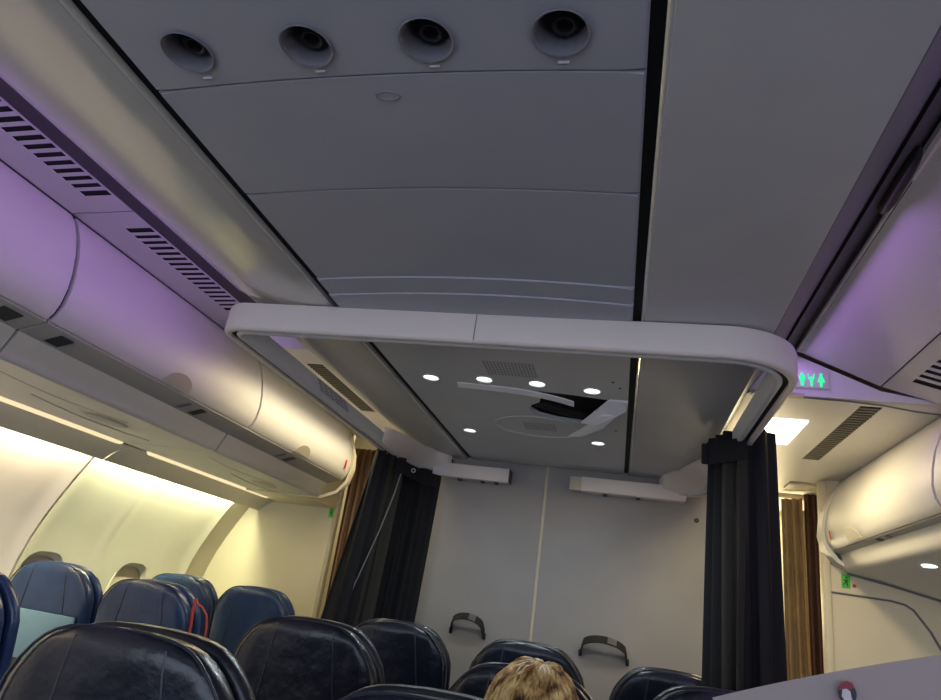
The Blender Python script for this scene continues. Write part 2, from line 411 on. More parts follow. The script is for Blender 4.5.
# side fairings of the dropped ceiling (curve up at the outer edge)
FL = [(-.922,2.199),(-.928,2.196),(-.99,2.196),(-1.05,2.199),(-1.10,2.204),(-1.15,2.211),(-1.19,2.2185),(-1.225,2.228),(-1.255,2.240),(-1.275,2.253),(-1.287,2.266)]
bm = bmesh.new(); ext(bm, thick(FL, -.012), -1.2, 1.76); struct(link('trim_21', bm, 'fair')); bm = bmesh.new(); ext(bm, thick(FL[:8], -.012), 1.76, 3.88); struct(link('trim_7', bm, 'fairl'))
FR = [(.024,2.202),(.030,2.196),(.15,2.196),(.30,2.197),(.360,2.198),(.372,2.201)]
RIS = [(.372,2.203),(.376,2.204),(.395,2.228),(.44,2.29),(.50,2.375)]
bm = bmesh.new(); ext(bm, thick(FR, .012), -1.2, 3.88); struct(link('trim_8', bm, 'fairr'))
bm = bmesh.new(); ext(bm, thick(RIS, .008), -1.2, 2.44); ext(bm, thick(RIS[:3]+[(.420,2.262)], .008), 2.44, 3.88); struct(link('trim_20', bm, 'riser'))
# bevelled pale edges of the fairings beside the gap
bm = bmesh.new(); ext(bm, [(-.925,2.1985),(-.921,2.1965),(-.917,2.200),(-.916,2.2145),(-.925,2.2145)], -1.2, 3.88); struct(link('trim_9', bm, 'fair'))
bm = bmesh.new(); ext(bm, [(.028,2.199),(.023,2.1965),(.019,2.200),(.019,2.2145),(.028,2.2145)], -1.2, 3.88); struct(link('trim_10', bm, 'fair'))

# ------------------------------------------------------------------ aisle ceilings with vent slots
def vent_panel(name, P, Q, s0, s1, y0, y1, v0, v1, n, m, label, cat, group=None, bar=.19, dark_bars=False, parts='slot_backing'):
    """panel from (x,z) P to Q; slots between fractions s0..s1 across and y v0..v1"""
    root = thing(name, ((P[0]+Q[0])/2, (y0+y1)/2, (P[1]+Q[1])/2), label, cat, group)
    at = lambda s: (P[0]+(Q[0]-P[0])*s, P[1]+(Q[1]-P[1])*s)
    bm = bmesh.new()
    def slab(sa, sb, ya, yb):
        a, b = at(sa), at(sb); prism(bm, [(a[0],ya,a[1]),(b[0],ya,b[1]),(b[0],yb,b[1]),(a[0],yb,a[1])], (0,0,.003))
    slab(0, s0, y0, y1); slab(s1, 1, y0, y1); slab(s0, s1, y0, v0); slab(s0, s1, v1, y1)
    pitch = (v1-v0)/n
    if dark_bars: rel(link('grille_panel', bm, m, smooth=False), root); bm = bmesh.new()
    for k in range(1, n): slab(s0, s1, v0+k*pitch-pitch*bar, v0+k*pitch+pitch*bar)
    rel(link('louvres' if dark_bars else 'grille_panel', bm, 'grille' if dark_bars else m, smooth=False), root)
    a, b = at(s0-.02), at(s1+.02); bm = bmesh.new()
    prism(bm, [(a[0],v0-.01,a[1]+.006),(b[0],v0-.01,b[1]+.006),(b[0],v1+.01,b[1]+.006),(a[0],v1+.01,a[1]+.006)], (0,0,.004))
    rel(link(parts, bm, 'slot', smooth=False), root)
    return root
# left, tilted, purple-lit; in two lengths
LA, LB = (-1.588,2.417), (-1.818,2.406)
def lfrac(x): return (x-LA[0])/(LB[0]-LA[0])
vent_panel('vent_panel', LA, LB, .03, .47, .30, 1.575, .50, 1.490, 27, 'white', 'slotted ceiling vent panel above the nearest left overhead bin', 'vent panel', 'slotted vent panels over the left aisle')
vent_panel('vent_panel', LA, LB, .03, .47, 1.582, 2.43, 1.675, 2.33, 17, 'white', 'slotted ceiling vent panel above the second left overhead bin, ending at the rail', 'vent panel', 'slotted vent panels over the left aisle')
# left step and low ceiling
bm = bmesh.new(); prism(bm, [(-1.21,2.435,2.30),(-1.60,2.435,2.30),(-1.60,2.435,2.42),(-1.21,2.435,2.42)], (0,.02,0)); prism(bm, [(-1.61,2.435,2.30),(-1.60,2.435,2.30),(-1.60,2.435,2.42),(-1.61,2.435,2.42)], (0,2.2,0)); prism(bm, [(-1.60,2.435,2.416),(-1.818,2.435,2.406),(-1.818,2.435,2.416),(-1.60,2.435,2.426)], (0,2.2,0)); struct(link('wall_step_left', bm, 'white', smooth=False))
# dark closing strip between fairing and vent panel on the left
bm = bmesh.new(); ext(bm, [(-1.36,2.385),(-1.583,2.417),(-1.583,2.44),(-1.36,2.42)], -1.2, 2.43); struct(link('trim_11', bm, 'dark'))
lc = vent_panel('low_ceiling_panel', (-1.215,2.30), (-1.61,2.30), .33, .54, 2.455, 5.2, 2.62, 3.36, 26, 'white', 'low cream ceiling panel with dark vent grille over the left doorway', 'ceiling panel', dark_bars=True)
# right tilted panel: plain inner part and vent strip
pr = thing('aisle_ceiling_panel', (.72,1.8,2.35), 'large plain tilted ceiling panel above the right aisle, purple lit', 'ceiling panel')
bm = bmesh.new(); prism(bm, [(.585,-1.2,2.412),(.842,-1.2,2.299),(.842,2.432,2.299),(.585,2.432,2.412)], (.004,0,.012)); rel(link('panel', bm, 'white', smooth=False), pr)
# curved end lip and latch of that panel
bm = bmesh.new(); tube(bm, [(.578,-1.2,2.417),(.578,1.40,2.417)], .012, 8); tube(bm, [(.578,1.40,2.417),(.580,2.43,2.415)], .006, 8); rel(link('edge_lip', bm, 'rail'), pr)
def lathe_capsule(bm, a, b, r):
    a, b = Vector(a), Vector(b); d = b-a; n = 10
    pts = [a+d*(i/n) for i in range(n+1)]; rs = [r*math.sqrt(max(.02, 1-((i/n)*2-1)**4)) for i in range(n+1)]
    tube(bm, pts, rs, 12)
bm = bmesh.new(); lathe_capsule(bm, (.548,1.27,2.400), (.556,1.52,2.400), .018); rel(link('edge_bumper', bm, 'black'), pr)
vent_panel('vent_panel', (.848,2.297), (1.066,2.236), .24, .66, -.6, 2.432, 1.2, 2.33, 26, 'white', 'slotted ceiling vent strip above the right overhead bins', 'vent panel')
bm = bmesh.new(); ext(bm, [(.50,2.36),(.57,2.43),(.57,2.47),(.48,2.44)], -1.2, 2.43); struct(link('trim_12', bm, 'dark'))
# right step face with lavatory sign, and the low ceiling beyond
bm = bmesh.new(); prism(bm, [(.42,2.444,2.25),(1.06,2.444,2.25),(1.05,2.444,2.252),(.845,2.444,2.286),(.58,2.444,2.402),(.42,2.444,2.45)], (0,.02,0)); struct(link('wall_step_right', bm, 'white', smooth=False))
bm = bmesh.new(); ext(bm, [(.43,2.258),(.60,2.256),(.60,2.246),(.43,2.246)], 2.436, 2.47); struct(link('trim_13', bm, 'tan'))
lr = vent_panel('low_ceiling_panel', (.41,2.25), (1.095,2.25), .573, .678, 2.46, 3.72, 2.515, 3.35, 27, 'white', 'low cream ceiling panel with bright square light and dark grille over the right aisle', 'ceiling panel', dark_bars=True)
bm = bmesh.new(); box(bm, (.50,2.735,2.243), (.685,3.10,2.2495), .003); rel(link('light_lens', bm, 'sq'), lr)
bm = bmesh.new(); tube(bm, [(.44,2.462,2.2485),(.60,2.462,2.2485),(.75,2.47,2.2485),(.87,2.49,2.2485),(.98,2.53,2.2485),(1.09,2.55,2.2485)], .003, 6); rel(link('panel_seam', bm, 'grey'), lr)
bm = bmesh.new(); box(bm, (-1.590,2.75,2.293), (-1.50,4.0,2.2995), .003); rel(link('light_lens', bm, 'sq'), lc)
# lavatory sign
sg = thing('lavatory_sign', (.627,2.44,2.31), 'purple sign with three green lit lavatory pictograms beside the rail corner', 'sign')
bm = bmesh.new(); box(bm, (.572,2.438,2.277), (.682,2.444,2.345), .0025); rel(link('sign_plate', bm, 'white'), sg)
def picto(name, x, z, parts):
    bm = bmesh.new()
    for p in parts: prism(bm, [(x+a, 2.4375, z+b) for a, b in p], (0,-.002,0))
    rel(link(name, bm, 'gsign', smooth=False), sg)
def disc(cx, cz, r, n=14): return [(cx+r*math.cos(2*PI*k/n), cz+r*math.sin(2*PI*k/n)) for k in range(n)]
picto('man_pictogram', .594, 2.309, [disc(0,.0205,.0045), [(-.009,.015),(.009,.015),(.009,-.002),(.006,-.002),(.005,-.024),(.001,-.024),(0,-.004),(-.001,-.024),(-.005,-.024),(-.006,-.002),(-.009,-.002)]])
picto('baby_pictogram', .624, 2.309, [disc(0,.008,.004), [(-.011,.022),(-.009,.022),(-.007,.006),(.007,.006),(.009,.022),(.011,.022),(.009,.002),(.0045,-.001),(.004,-.024),(-.003,-.024),(-.0035,-.001),(-.009,.002)]])
picto('woman_pictogram', .656, 2.309, [disc(0,.0205,.0045), [(-.004,.015),(.004,.015),(.012,-.007),(.004,-.007),(.0035,-.025),(-.0035,-.025),(-.004,-.007),(-.012,-.007)]])

# ------------------------------------------------------------------ overhead bins
def bin_unit(side, prof, y0, y1, latch_y, signs, label, group, reading=None, under=None, red=None, endcap=False):
    s = side
    cxm = sum(p[0] for p in prof)/len(prof)
    root = thing('overhead_bin', (cxm, (y0+y1)/2, prof[-1][1]), label, 'overhead bin', group)
    g = .007
    bm = bmesh.new(); ext(bm, thick(prof, .016*(-1 if s < 0 else 1)), y0+g, y1-g)
    es = [e for e in bm.edges if abs(e.verts[0].co.y-e.verts[1].co.y) < 1e-6]
    rel(link('door', bm, 'white', angle=40), root)
    # dark seam body just behind the door
    bm = bmesh.new()
    inner = [(x+s*.034, z-.002) for x, z in prof]
    back = prof[0][0]+s*.75
    ext(bm, inner+[(back, prof[-1][1]-.02), (back, prof[0][1]-.01)], y0+.0005, y1-.0005)
    rel(link('shell', bm, 'black', angle=40), root)
    # latch: half-oval paddle at the lower edge of the door
    bx, bz = prof[-2]; ax, az = prof[-1]
    bm = bmesh.new()
    N = 20; pts = []
    dx, dz = prof[-3][0]-ax, prof[-3][1]-az; L = math.hypot(dx, dz); ux, uz = dx/L, dz/L
    nx, nz = (uz, -ux) if s < 0 else (-uz, ux)
    nx, nz = abs(uz)*(-s), -abs(ux)
    for k in range(N+1):
        a = PI*k/N
        h = .012+.055*math.sin(a)
        pts.append((ax+ux*h+nx*.003, latch_y-.085*math.cos(a), az+uz*h+nz*.003))
    prism(bm, pts, (nx*.004,0,nz*.004)); rel(link('latch', bm, 'tan'), root)
    # service rail below: dark-ish ledge, pale fascia
    lx, lz = prof[-1]
    if s < 0: led = [(lx-.004,lz-.007),(-1.860,1.989)]; fas = [(-1.860,1.989),(-1.862,1.977),(-1.884,1.925),(-1.893,1.905),(-1.905,1.898)]; un = [(-1.905,1.898),(-2.05,1.896),(-2.425,1.900)]
    else: led = [(lx+.004,lz-.005),(1.035,1.874)]; fas = [(1.035,1.874),(1.037,1.862),(1.052,1.82),(1.060,1.802),(1.072,1.794)]; un = [(1.072,1.794),(1.20,1.776),(1.75,1.66)]
    bm = bmesh.new(); ext(bm, thick(led, .02*s*-1*-1 if s > 0 else -.02), y0+.002, y1-.002); rel(link('service_rail', bm, 'ledge'), root)
    bm = bmesh.new(); ext(bm, thick(fas, .02 if s > 0 else -.02), y0+.004, y1-.004); rel(link('fascia', bm, 'white', angle=60), root)
    bm = bmesh.new(); ext(bm, thick(un, .02 if s > 0 else -.02), y0+.002, y1-.002)
    up = rel(link('underside_panel', bm, 'white'), root)
    (p0, p1) = led
    for yy, w, dk in signs:
        bm = bmesh.new(); f = .5
        q0 = (p0[0]+(p1[0]-p0[0])*.22, p0[1]+(p1[1]-p0[1])*.22); q1 = (p0[0]+(p1[0]-p0[0])*.82, p0[1]+(p1[1]-p0[1])*.82)
        prism(bm, [(q0[0],yy-w,q0[1]-.001),(q1[0],yy-w,q1[1]-.001),(q1[0],yy+w,q1[1]-.001),(q0[0],yy+w,q0[1]-.001)], (0,0,-.003))
        rel(link('sign_window', bm, dk, smooth=False), root)
    if red:
        ry, rh = red
        i = len(prof)//2+1
        a, b = prof[i], prof[i+1]
        bm = bmesh.new(); prism(bm, [(a[0]-s*.004,ry-.008,a[1]),(b[0]-s*.004,ry-.012,b[1]),(b[0]-s*.004,ry+.012,b[1]),(a[0]-s*.004,ry+.008,a[1])], (-s*.002,0,0)); rel(link('red_tag', bm, 'red', smooth=False), root)
    if under: under(up, root)
    return root
BL = [(-1.822,2.402),(-1.797,2.372),(-1.768,2.318),(-1.745,2.255),(-1.730,2.19),(-1.724,2.135),(-1.729,2.08),(-1.740,2.048),(-1.757,2.027)]
BR = [(1.072,2.247),(1.040,2.205),(1.010,2.145),(.986,2.08),(.973,2.02),(.968,1.965),(.974,1.925),(.984,1.905),(1.000,1.888)]
def under_left(y0, y1, ls):
    def fn(up, root):
        bm = bmesh.new()
        for k in range(2):
            yy = y0+(y1-y0)*(.30+.30*k)
            tube(bm, [(-2.02-.16*k-.05*math.sin(PI*q/16),yy-.3+.7*q/16,1.8965) for q in range(17)], .0022, 5)
        o = link('moulded_line', bm, 'ledge'); o.data.transform(Matrix.Translation(-Vector(root.location))); o.parent = up
        bm = bmesh.new(); lathe(bm, [(.001,.0),(.05,-.001),(.06,.003)], (-2.12,(y0+y1)/2+.15,1.8905), 28)
        for v in bm.verts: v.co.y = (y0+y1)/2+.15+(v.co.y-(y0+y1)/2-.15)*2.0
        o = link('speaker_disc', bm, 'ledge'); o.data.transform(Matrix.Translation(-Vector(root.location))); o.parent = up
    return fn
bin_unit(-1, BL, -.9, 1.588, 1.0, [(1.70-.21,.035,'dark'),(1.36,.02,'grey')], 'left overhead bin nearest the camera, only its far end in view, purple lit', 'left overhead bins', under=under_left(.3,1.6,1))
bin_unit(-1, BL, 1.592, 2.828, 2.235, [(1.705,.028,'dark'),(2.40,.012,'grey'),(2.50,.020,'dark')], 'middle left overhead bin with tan latch, lit purple to yellow', 'left overhead bins', under=under_left(1.6,2.8,1))
bin_unit(-1, BL, 2.832, 4.06, 3.40, [(3.30,.012,'grey'),(3.40,.022,'dark')], 'left overhead bin farthest forward with red tag, lit yellow beside striped curtain', 'left overhead bins', under=under_left(2.8,4.4,1), red=(3.97,.05))
LX, LY, LZ = 1.155, 2.98, 1.782
def under_right(up, root):
    bm = bmesh.new(); lathe(bm, [(.001,-.004),(.022,-.003),(.026,.002)], (LX,LY,LZ), 24)
    for v in bm.verts: v.co.y = LY+(v.co.y-LY)*1.5
    o = link('reading_light', bm, 'lens'); o.data.transform(Matrix.Translation(-Vector(root.location))); o.parent = up
bin_unit(1, BR, 2.424, 3.66, 3.27, [(3.08,.022,'dark'),(2.98,.014,'grey')], 'right overhead bin beside the endwall with tan latch and red tag', 'right overhead bins', under=under_right, red=(3.56,.05))
bin_unit(1, BR, -.6, 2.420, 2.0, [], 'right overhead bin at the photo edge, nearer than the tagged one', 'right overhead bins')
# rounded end trims where bins meet the endwalls
bm = bmesh.new(); pr_ = [(-1.822,2.40),(-1.757,2.30),(-1.715,2.19),(-1.705,2.10),(-1.722,2.01),(-1.78,1.935),(-1.88,1.893),(-2.05,1.888),(-2.42,1.888)]
ext(bm, thick(pr_, -.02), 4.06, 4.10); struct(link('trim_14', bm, 'endw', angle=60))
bm = bmesh.new(); pr_ = [(1.072,2.245),(1.01,2.16),(.965,2.05),(.955,1.96),(.972,1.89),(1.015,1.835),(1.085,1.805),(1.28,1.772),(1.50,1.728),(1.75,1.66)]
ext(bm, thick(pr_, .02), 3.655, 3.75); struct(link('trim_15', bm, 'white', angle=60))
bm = bmesh.new(); ext(bm, thick([(x+(.0 if x>1.05 else -.004), z-.012) for x, z in pr_[6:]], .008), 3.735, 3.75); struct(link('trim_16', bm, 'grey', angle=60))

bm = bmesh.new(); box(bm, (-2.46,4.09,1.893), (-1.99,4.60,2.40), .006); struct(link('wall_closet_left', bm, 'endw'))
# valance and light slot above the left windows
VAL = [(-2.475,1.902),(-2.50,1.893),(-2.56,1.852),(-2.600,1.816),(-2.606,1.819)]
for i, (a, b, m) in enumerate(((-.9,2.95,'tan'),(2.96,4.60,'tan'))):
    bm = bmesh.new(); ext(bm, thick(VAL, -.012), a, b); struct(link('trim_%d' % (17+i), bm, 'val', angle=60))
for a, b, lab in ((-.4,2.85,'thin warm light strip under the nearest left bins'),(3.10,4.40,'thin warm light strip under the far left bin')):
    ls = thing('light_strip', (-2.45,(a+b)/2,1.9), lab, 'light strip', 'strips under the left bins')
    bm = bmesh.new(); ext(bm, [(-2.424,1.897),(-2.434,1.889),(-2.464,1.890),(-2.476,1.899),(-2.476,1.912),(-2.424,1.912)], a, b); rel(link('lens', bm, 'led', smooth=False), ls)
    bm = bmesh.new(); ext(bm, [(-2.424,1.9015),(-2.432,1.9015),(-2.432,1.92),(-2.424,1.92)], a, b); rel(link('edge', bm, 'ledge', smooth=False), ls)
for a, b, lab in ((-.8,2.93,'bright light strip hidden behind the valance over the pale wall panel'),(2.99,4.36,'bright light strip hidden behind the valance over the windows')):
    bm = bmesh.new(); ext(bm, [(-2.600,1.880),(-2.640,1.880),(-2.640,1.895),(-2.600,1.895)], a, b)
    tag(local(link('light_strip', bm, 'ledw', smooth=False), (-2.62,(a+b)/2,1.885)), lab, 'light strip', 'wall washing strips')

# ------------------------------------------------------------------ curtain rail ring
def rounded_path():
    pts = []
    def arc(cx, cy, r, a0, a1, n=20):
        for i in range(n+1):
            a = math.radians(a0+(a1-a0)*i/n); pts.append((cx+r*math.cos(a), cy+r*math.sin(a)))
    x0, x1, y0, y1 = -1.305, .462, 1.745, 3.885
    pts.append((-1.00, y1)); arc(x0+.27, y1-.27, .27, 90, 180); arc(x0+.10, y0+.10, .10, 180, 270); arc(x1-.22, y0+.22, .22, 270, 360); arc(x1-.27, y1-.27, .27, 0, 90); pts.append((.22, y1))
    out = [pts[0]]
    for p in pts[1:]:
        if math.hypot(p[0]-out[-1][0], p[1]-out[-1][1]) > 1e-4: out.append(p)
    # subdivide long runs
    res = [out[0]]
    for p in out[1:]:
        a = res[-1]; L = math.hypot(p[0]-a[0], p[1]-a[1]); k = max(1, int(L/.05))
        for i in range(1, k+1): res.append((a[0]+(p[0]-a[0])*i/k, a[1]+(p[1]-a[1])*i/k))
    return res
PATH = rounded_path()
def sweep_ring(bm, prof, path=PATH):
    """prof: closed list of (n inward, z)"""
    rings = []
    for i, p in enumerate(path):
        a = path[max(0, i-1)]; b = path[min(len(path)-1, i+1)]
        tx, ty = b[0]-a[0], b[1]-a[1]; L = math.hypot(tx, ty); tx, ty = tx/L, ty/L
        nx, ny = -ty, tx                      # inward: path runs counter-clockwise seen from above
        rings.append([(p[0]+nx*n, p[1]+ny*n, z(p) if callable(z) else z) for n, z in prof])
    loft(bm, rings)
ring = thing('curtain_rail', (-.39,2.8,2.1), 'large pale rounded rectangular curtain rail hanging under the ceiling', 'curtain rail')
bm = bmesh.new(); sweep_ring(bm, [(.004,2.192),(.0,2.18),(.0,2.112),(.004,2.103),(.012,2.10),(.024,2.102),(.024,2.192)]); rel(link('outer_rail', bm, 'rail', angle=50), ring)
bm = bmesh.new(); sweep_ring(bm, [(.024,2.185),(.024,2.112),(.040,2.112),(.040,2.185)]); rel(link('curtain_track', bm, 'black'), ring)
zt = lambda p: 2.168
bm = bmesh.new(); sweep_ring(bm, [(.040,2.15),(.040,2.108),(.046,2.103),(.056,2.103),(.062,2.109),(.066,2.14),(.066,zt),(.058,zt)]); rel(link('inner_rail', bm, 'railin', angle=50), ring)
bm = bmesh.new(); box(bm, (-.449,1.7435,2.106), (-.4465,1.7455,2.187)); rel(link('joint_line', bm, 'grey', smooth=False), ring)
# end bars against the bulkhead
bm = bmesh.new(); box(bm, (-1.10,3.80,2.072), (-.645,3.885,2.152), .006); rel(link('end_bar', bm, 'rail'), ring)
bm = bmesh.new(); box(bm, (-.235,3.80,2.072), (.33,3.885,2.152), .006); rel(link('end_bar', bm, 'rail'), ring)
bm = bmesh.new(); box(bm, (-.646,3.802,2.076), (-.640,3.88,2.148), .001); rel(link('end_cap', bm, 'dark'), ring)
bm = bmesh.new(); box(bm, (-.30,3.806,2.074), (-.234,3.88,2.148), .003); rel(link('end_cap', bm, 'tan'), ring)
# pale flared corner mouldings at the far end
def corner(sel):
    idx = [i for i, p in enumerate(PATH) if sel(p)]
    bm = bmesh.new(); rings = []
    for q, i in enumerate(idx):
        p = PATH[i]; a = PATH[max(0, i-1)]; b = PATH[min(len(PATH)-1, i+1)]
        tx, ty = b[0]-a[0], b[1]-a[1]; L = math.hypot(tx, ty); nx, ny = -ty/L, tx/L
        e = math.sin(PI*min(1, max(0, q/(len(idx)-1))))**.6
        prof = [(.067,2.112),(.067+.10*e,2.150+.02*e),(.069+.155*e,2.192),(.067+.150*e,2.1985),(.062,2.1985),(.060,2.15)]
        rings.append([(p[0]+nx*n, p[1]+ny*n, z) for n, z in prof])
    loft(bm, rings); rel(link('corner_moulding', bm, 'rail', angle=70), ring)
corner(lambda p: p[1] > 3.25 and p[0] < -.85); corner(lambda p: p[1] > 3.25 and p[0] > .1)
# printed placard on the left inner face
bm = bmesh.new()
for k in range(4):
    z = 2.160-.0095*k; y = 2.30+.075*k*.25
    for j in range(6): box(bm, (-1.2375,2.40+.055*j+.015*k,z-.003), (-1.2395,2.40+.055*j+.015*k+.045,z+.003))
rel(link('printed_placard', bm, 'lines', smooth=False), ring)
bm = bmesh.new(); box(bm, (-1.2375,3.28,2.13), (-1.2395,3.42,2.15)); rel(link('printed_strip', bm, 'lines', smooth=False), ring)
# track clips under the end bars
for x in (-.94,-.80,-.72,-.10,.08):
    bm = bmesh.new(); box(bm, (x-.012,3.83,2.062), (x+.012,3.86,2.073), .003); rel(link('track_clip', bm, 'dark'), ring)

# ------------------------------------------------------------------ curtains
def curtain(name, top, bot, zt, zb, pleats, amp, m, label, phase=0., nz=26, sag=None, root=None, part=None, th=.006):
    """pleated cloth between a top path and a bottom path (lists of (x, y)), pleat offset along the path normal"""
    def interp(path, t):
        L = [0]
        for a, b in zip(path, path[1:]): L.append(L[-1]+math.hypot(b[0]-a[0], b[1]-a[1]))
        d = t*L[-1]
        for i in range(len(path)-1):
            if d <= L[i+1]+1e-9:
                f = (d-L[i])/max(1e-9, L[i+1]-L[i]); a, b = path[i], path[i+1]
                tx, ty = (b[0]-a[0]), (b[1]-a[1]); l = math.hypot(tx, ty) or 1
                return a[0]+tx*f, a[1]+ty*f, -ty/l, tx/l
    nu = pleats*10; bm = bmesh.new(); F = []; B = []
    rng = random.Random(hash(name) % 97 + pleats)
    am = [amp*rng.uniform(.6,1.3) for _ in range(pleats+2)]
    for j in range(nz+1):
        v = j/nz; rowf = []; rowb = []
        for i in range(nu+1):
            t = i/nu
            x0, y0, n0x, n0y = interp(top, t); x1, y1, n1x, n1y = interp(bot, t)
            vv = v if not sag else v**sag
            x, y = x0+(x1-x0)*vv, y0+(y1-y0)*vv; nx, ny = n0x+(n1x-n0x)*vv, n0y+(n1y-n0y)*vv
            a = am[int(t*pleats)]*(.65+.5*v)
            o = a*math.sin(2*PI*pleats*t+phase+.6*math.sin(3.1*v+t*5))
            z = zt+(zb-zt)*v
            rowf.append(bm.verts.new((x+nx*(o+th/2), y+ny*(o+th/2), z))); rowb.append(bm.verts.new((x+nx*(o-th/2), y+ny*(o-th/2), z)))
        F.append(rowf); B.append(rowb)
    for j in range(nz):
        for i in range(nu):
            bm.faces.new((F[j][i],F[j][i+1],F[j+1][i+1],F[j+1][i])); bm.faces.new((B[j][i],B[j+1][i],B[j+1][i+1],B[j][i+1]))
        bm.faces.new((F[j][0],F[j+1][0],B[j+1][0],B[j][0])); bm.faces.new((F[j][nu],B[j][nu],B[j+1][nu],F[j+1][nu]))
    for i in range(nu):
        bm.faces.new((F[0][i],B[0][i],B[0][i+1],F[0][i+1])); bm.faces.new((F[nz][i],F[nz][i+1],B[nz][i+1],B[nz][i]))
    o = link(part or name, bm, m, angle=80)
    if root: rel(o, root)
    else: local(o, (top[len(top)//2][0], top[len(top)//2][1], zb)); tag(o, label, 'curtain')
    return o
cl = thing('curtain', (-1.26,3.75,0), 'dark charcoal curtain gathered at the left far corner of the rail', 'curtain')
curtain('curtain', [(-1.28,3.34),(-1.28,3.60),(-1.22,3.74),(-1.05,3.83)], [(-1.38,3.28),(-1.34,3.58),(-1.26,3.72),(-1.10,3.81)], 2.098, .05, 7, .028, 'curt', '', root=cl, part='cloth')
curtain('curtain2', [(-1.31,3.40),(-1.22,3.62)], [(-1.52,3.24),(-1.26,3.58)], 2.112, .05, 3, .022, 'curtg', '', root=cl, part='lining')
bm = bmesh.new(); tube(bm, [(-1.205,3.57,2.07),(-1.215,3.53,1.9),(-1.245,3.49,1.7),(-1.31,3.40,1.35)], .004, 6); rel(link('piped_hem', bm, 'grey'), cl)
bm = bmesh.new(); ribbon(bm, [((-1.225,3.50,2.055),(0,0,1),(1,-.2,0)),((-1.19,3.62,2.05),(0,0,1),(1,-.3,0)),((-1.13,3.745,2.04),(0,0,1),(.6,-.8,0)),((-1.045,3.79,2.03),(0,0,1),(0,-1,0))], .075, .008); rel(link('header_tape', bm, 'curt'), cl)
bm = bmesh.new(); lathe(bm, [(.008,-.003),(.013,-.003),(.013,.003),(.008,.003),(.008,-.003)], (-1.165,3.64,2.055), 16, 'y'); rel(link('eyelet', bm, 'steel'), cl)

cr = thing('curtain', (.45,2.73,0), 'dark charcoal curtain bunched on the right side of the rail', 'curtain')
curtain('curtain3', [(.325,2.86),(.375,2.70),(.45,2.62),(.525,2.64),(.545,2.76)], [(.318,2.86),(.365,2.68),(.45,2.59),(.540,2.61),(.560,2.74)], 2.165, .70, 7, .024, 'curt', '', root=cr, part='cloth', phase=.5)
curtain('curtain4', [(.355,2.68),(.435,2.615)], [(.36,2.66),(.435,2.585)], 2.11, .70, 2, .020, 'curtg', '', root=cr, part='lining', phase=1.5)
bm = bmesh.new(); ribbon(bm, [((.302,2.68,2.068),(0,0,1),(0,-1,0)),((.335,2.66,2.068),(0,0,1),(0,-1,0)),((.385,2.615,2.072),(0,0,1),(-.3,-1,0)),((.43,2.578,2.078),(0,0,1),(-.2,-1,0))], .085, .010)
box(bm, (.283,2.665,2.025), (.308,2.685,2.105), .006); rel(link('header_tape', bm, 'curt'), cr)
curtain('curtain5', [(-1.97,4.66),(-1.62,4.68)], [(-1.955,4.66),(-1.55,4.68)], 2.36, .05, 8, .022, 'stripe', 'brown and tan striped curtain in the left doorway beyond the dark curtain')
curtain('curtain6', [(.885,4.18),(.985,4.12)], [(.90,4.16),(1.03,4.10)], 2.215, .05, 3, .024, 'tanc', 'tan curtain bunched in the right doorway beside the plum pleats', sag=1.3)
curtain('curtain7', [(1.00,4.16),(1.11,4.12)], [(1.02,4.16),(1.11,4.12)], 2.26, .05, 4, .02, 'plum', 'dark plum pleated curtain at the right doorway edge beside the tan one')
for o in bpy.data.objects:
    if o.name.startswith('curtain') and o.type == 'MESH' and not o.parent: o.name = 'curtain'
# doorway header and rod on the right, with pale partition beyond
bm = bmesh.new(); box(bm, (.58,4.20,2.225), (1.2,4.30,2.30), .01); box(bm, (.86,3.86,2.235), (1.08,4.0,2.25), .004); struct(link('trim_19', bm, 'endw'))
bm = bmesh.new(); tube(bm, [(.62,4.35,2.20),(.80,4.14,2.245)], .010, 10); tag(local(link('curtain_rod', bm, 'grey'), (.71,4.25,2.2)), 'short slanted dark rod above the tan curtain in right doorway', 'rod')
bm = bmesh.new(); box(bm, (.56,3.72,2.25), (1.12,5.25,2.27)); struct(link('ceiling', bm, 'white', smooth=False))
bm = bmesh.new(); box(bm, (.60,4.80,0), (1.15,4.84,2.25), .004); struct(link('wall_galley', bm, 'wall'))

# ------------------------------------------------------------------ bulkhead straps
def strap(x0, x1, zt, skew, label):
    r = thing('grab_strap', ((x0+x1)/2,3.89,zt-.04), label, 'strap', 'straps on the bulkhead')
    bm = bmesh.new(); pts = []; n = 16
    for i in range(n+1):
        t = i/n; x = x0+(x1-x0)*t
        arch = math.sin(PI*min(1, max(0, t)))**.28
        z = zt-.080+.080*arch+skew*(t-.5)
        y = 3.895-.075*arch
        dx = 1; pts.append([x, y, z])
    pr = []
    for i, p in enumerate(pts):
        a = Vector(pts[max(0, i-1)]); b = Vector(pts[min(n, i+1)]); t = (b-a).normalized()
        across = Vector((0,.75,.65)); across = (across-t*across.dot(t)).normalized()
        pr.append((p, across, t.cross(across)))
    ribbon(bm, pr, .050, .004); rel(link('webbing', bm, 'strap'), r)
    c = pr[10]; bm = bmesh.new()
    ribbon(bm, [(pr[k][0], pr[k][1], pr[k][2]) for k in (9,10,11,12)], .042, .009); rel(link('buckle', bm, 'steel'), r)
    for p in (pts[0], pts[-1]):
        bm = bmesh.new(); box(bm, (p[0]-.009,3.888,p[2]-.022), (p[0]+.009,3.90,p[2]+.010), .003); rel(link('anchor_plate', bm, 'strap'), r)
strap(-.878,-.690,1.335,-.004,'black webbing strap with metal buckle on the left bulkhead panel')
strap(-.172,.070,1.325,-.012,'black webbing strap with metal buckle on the right bulkhead panel')
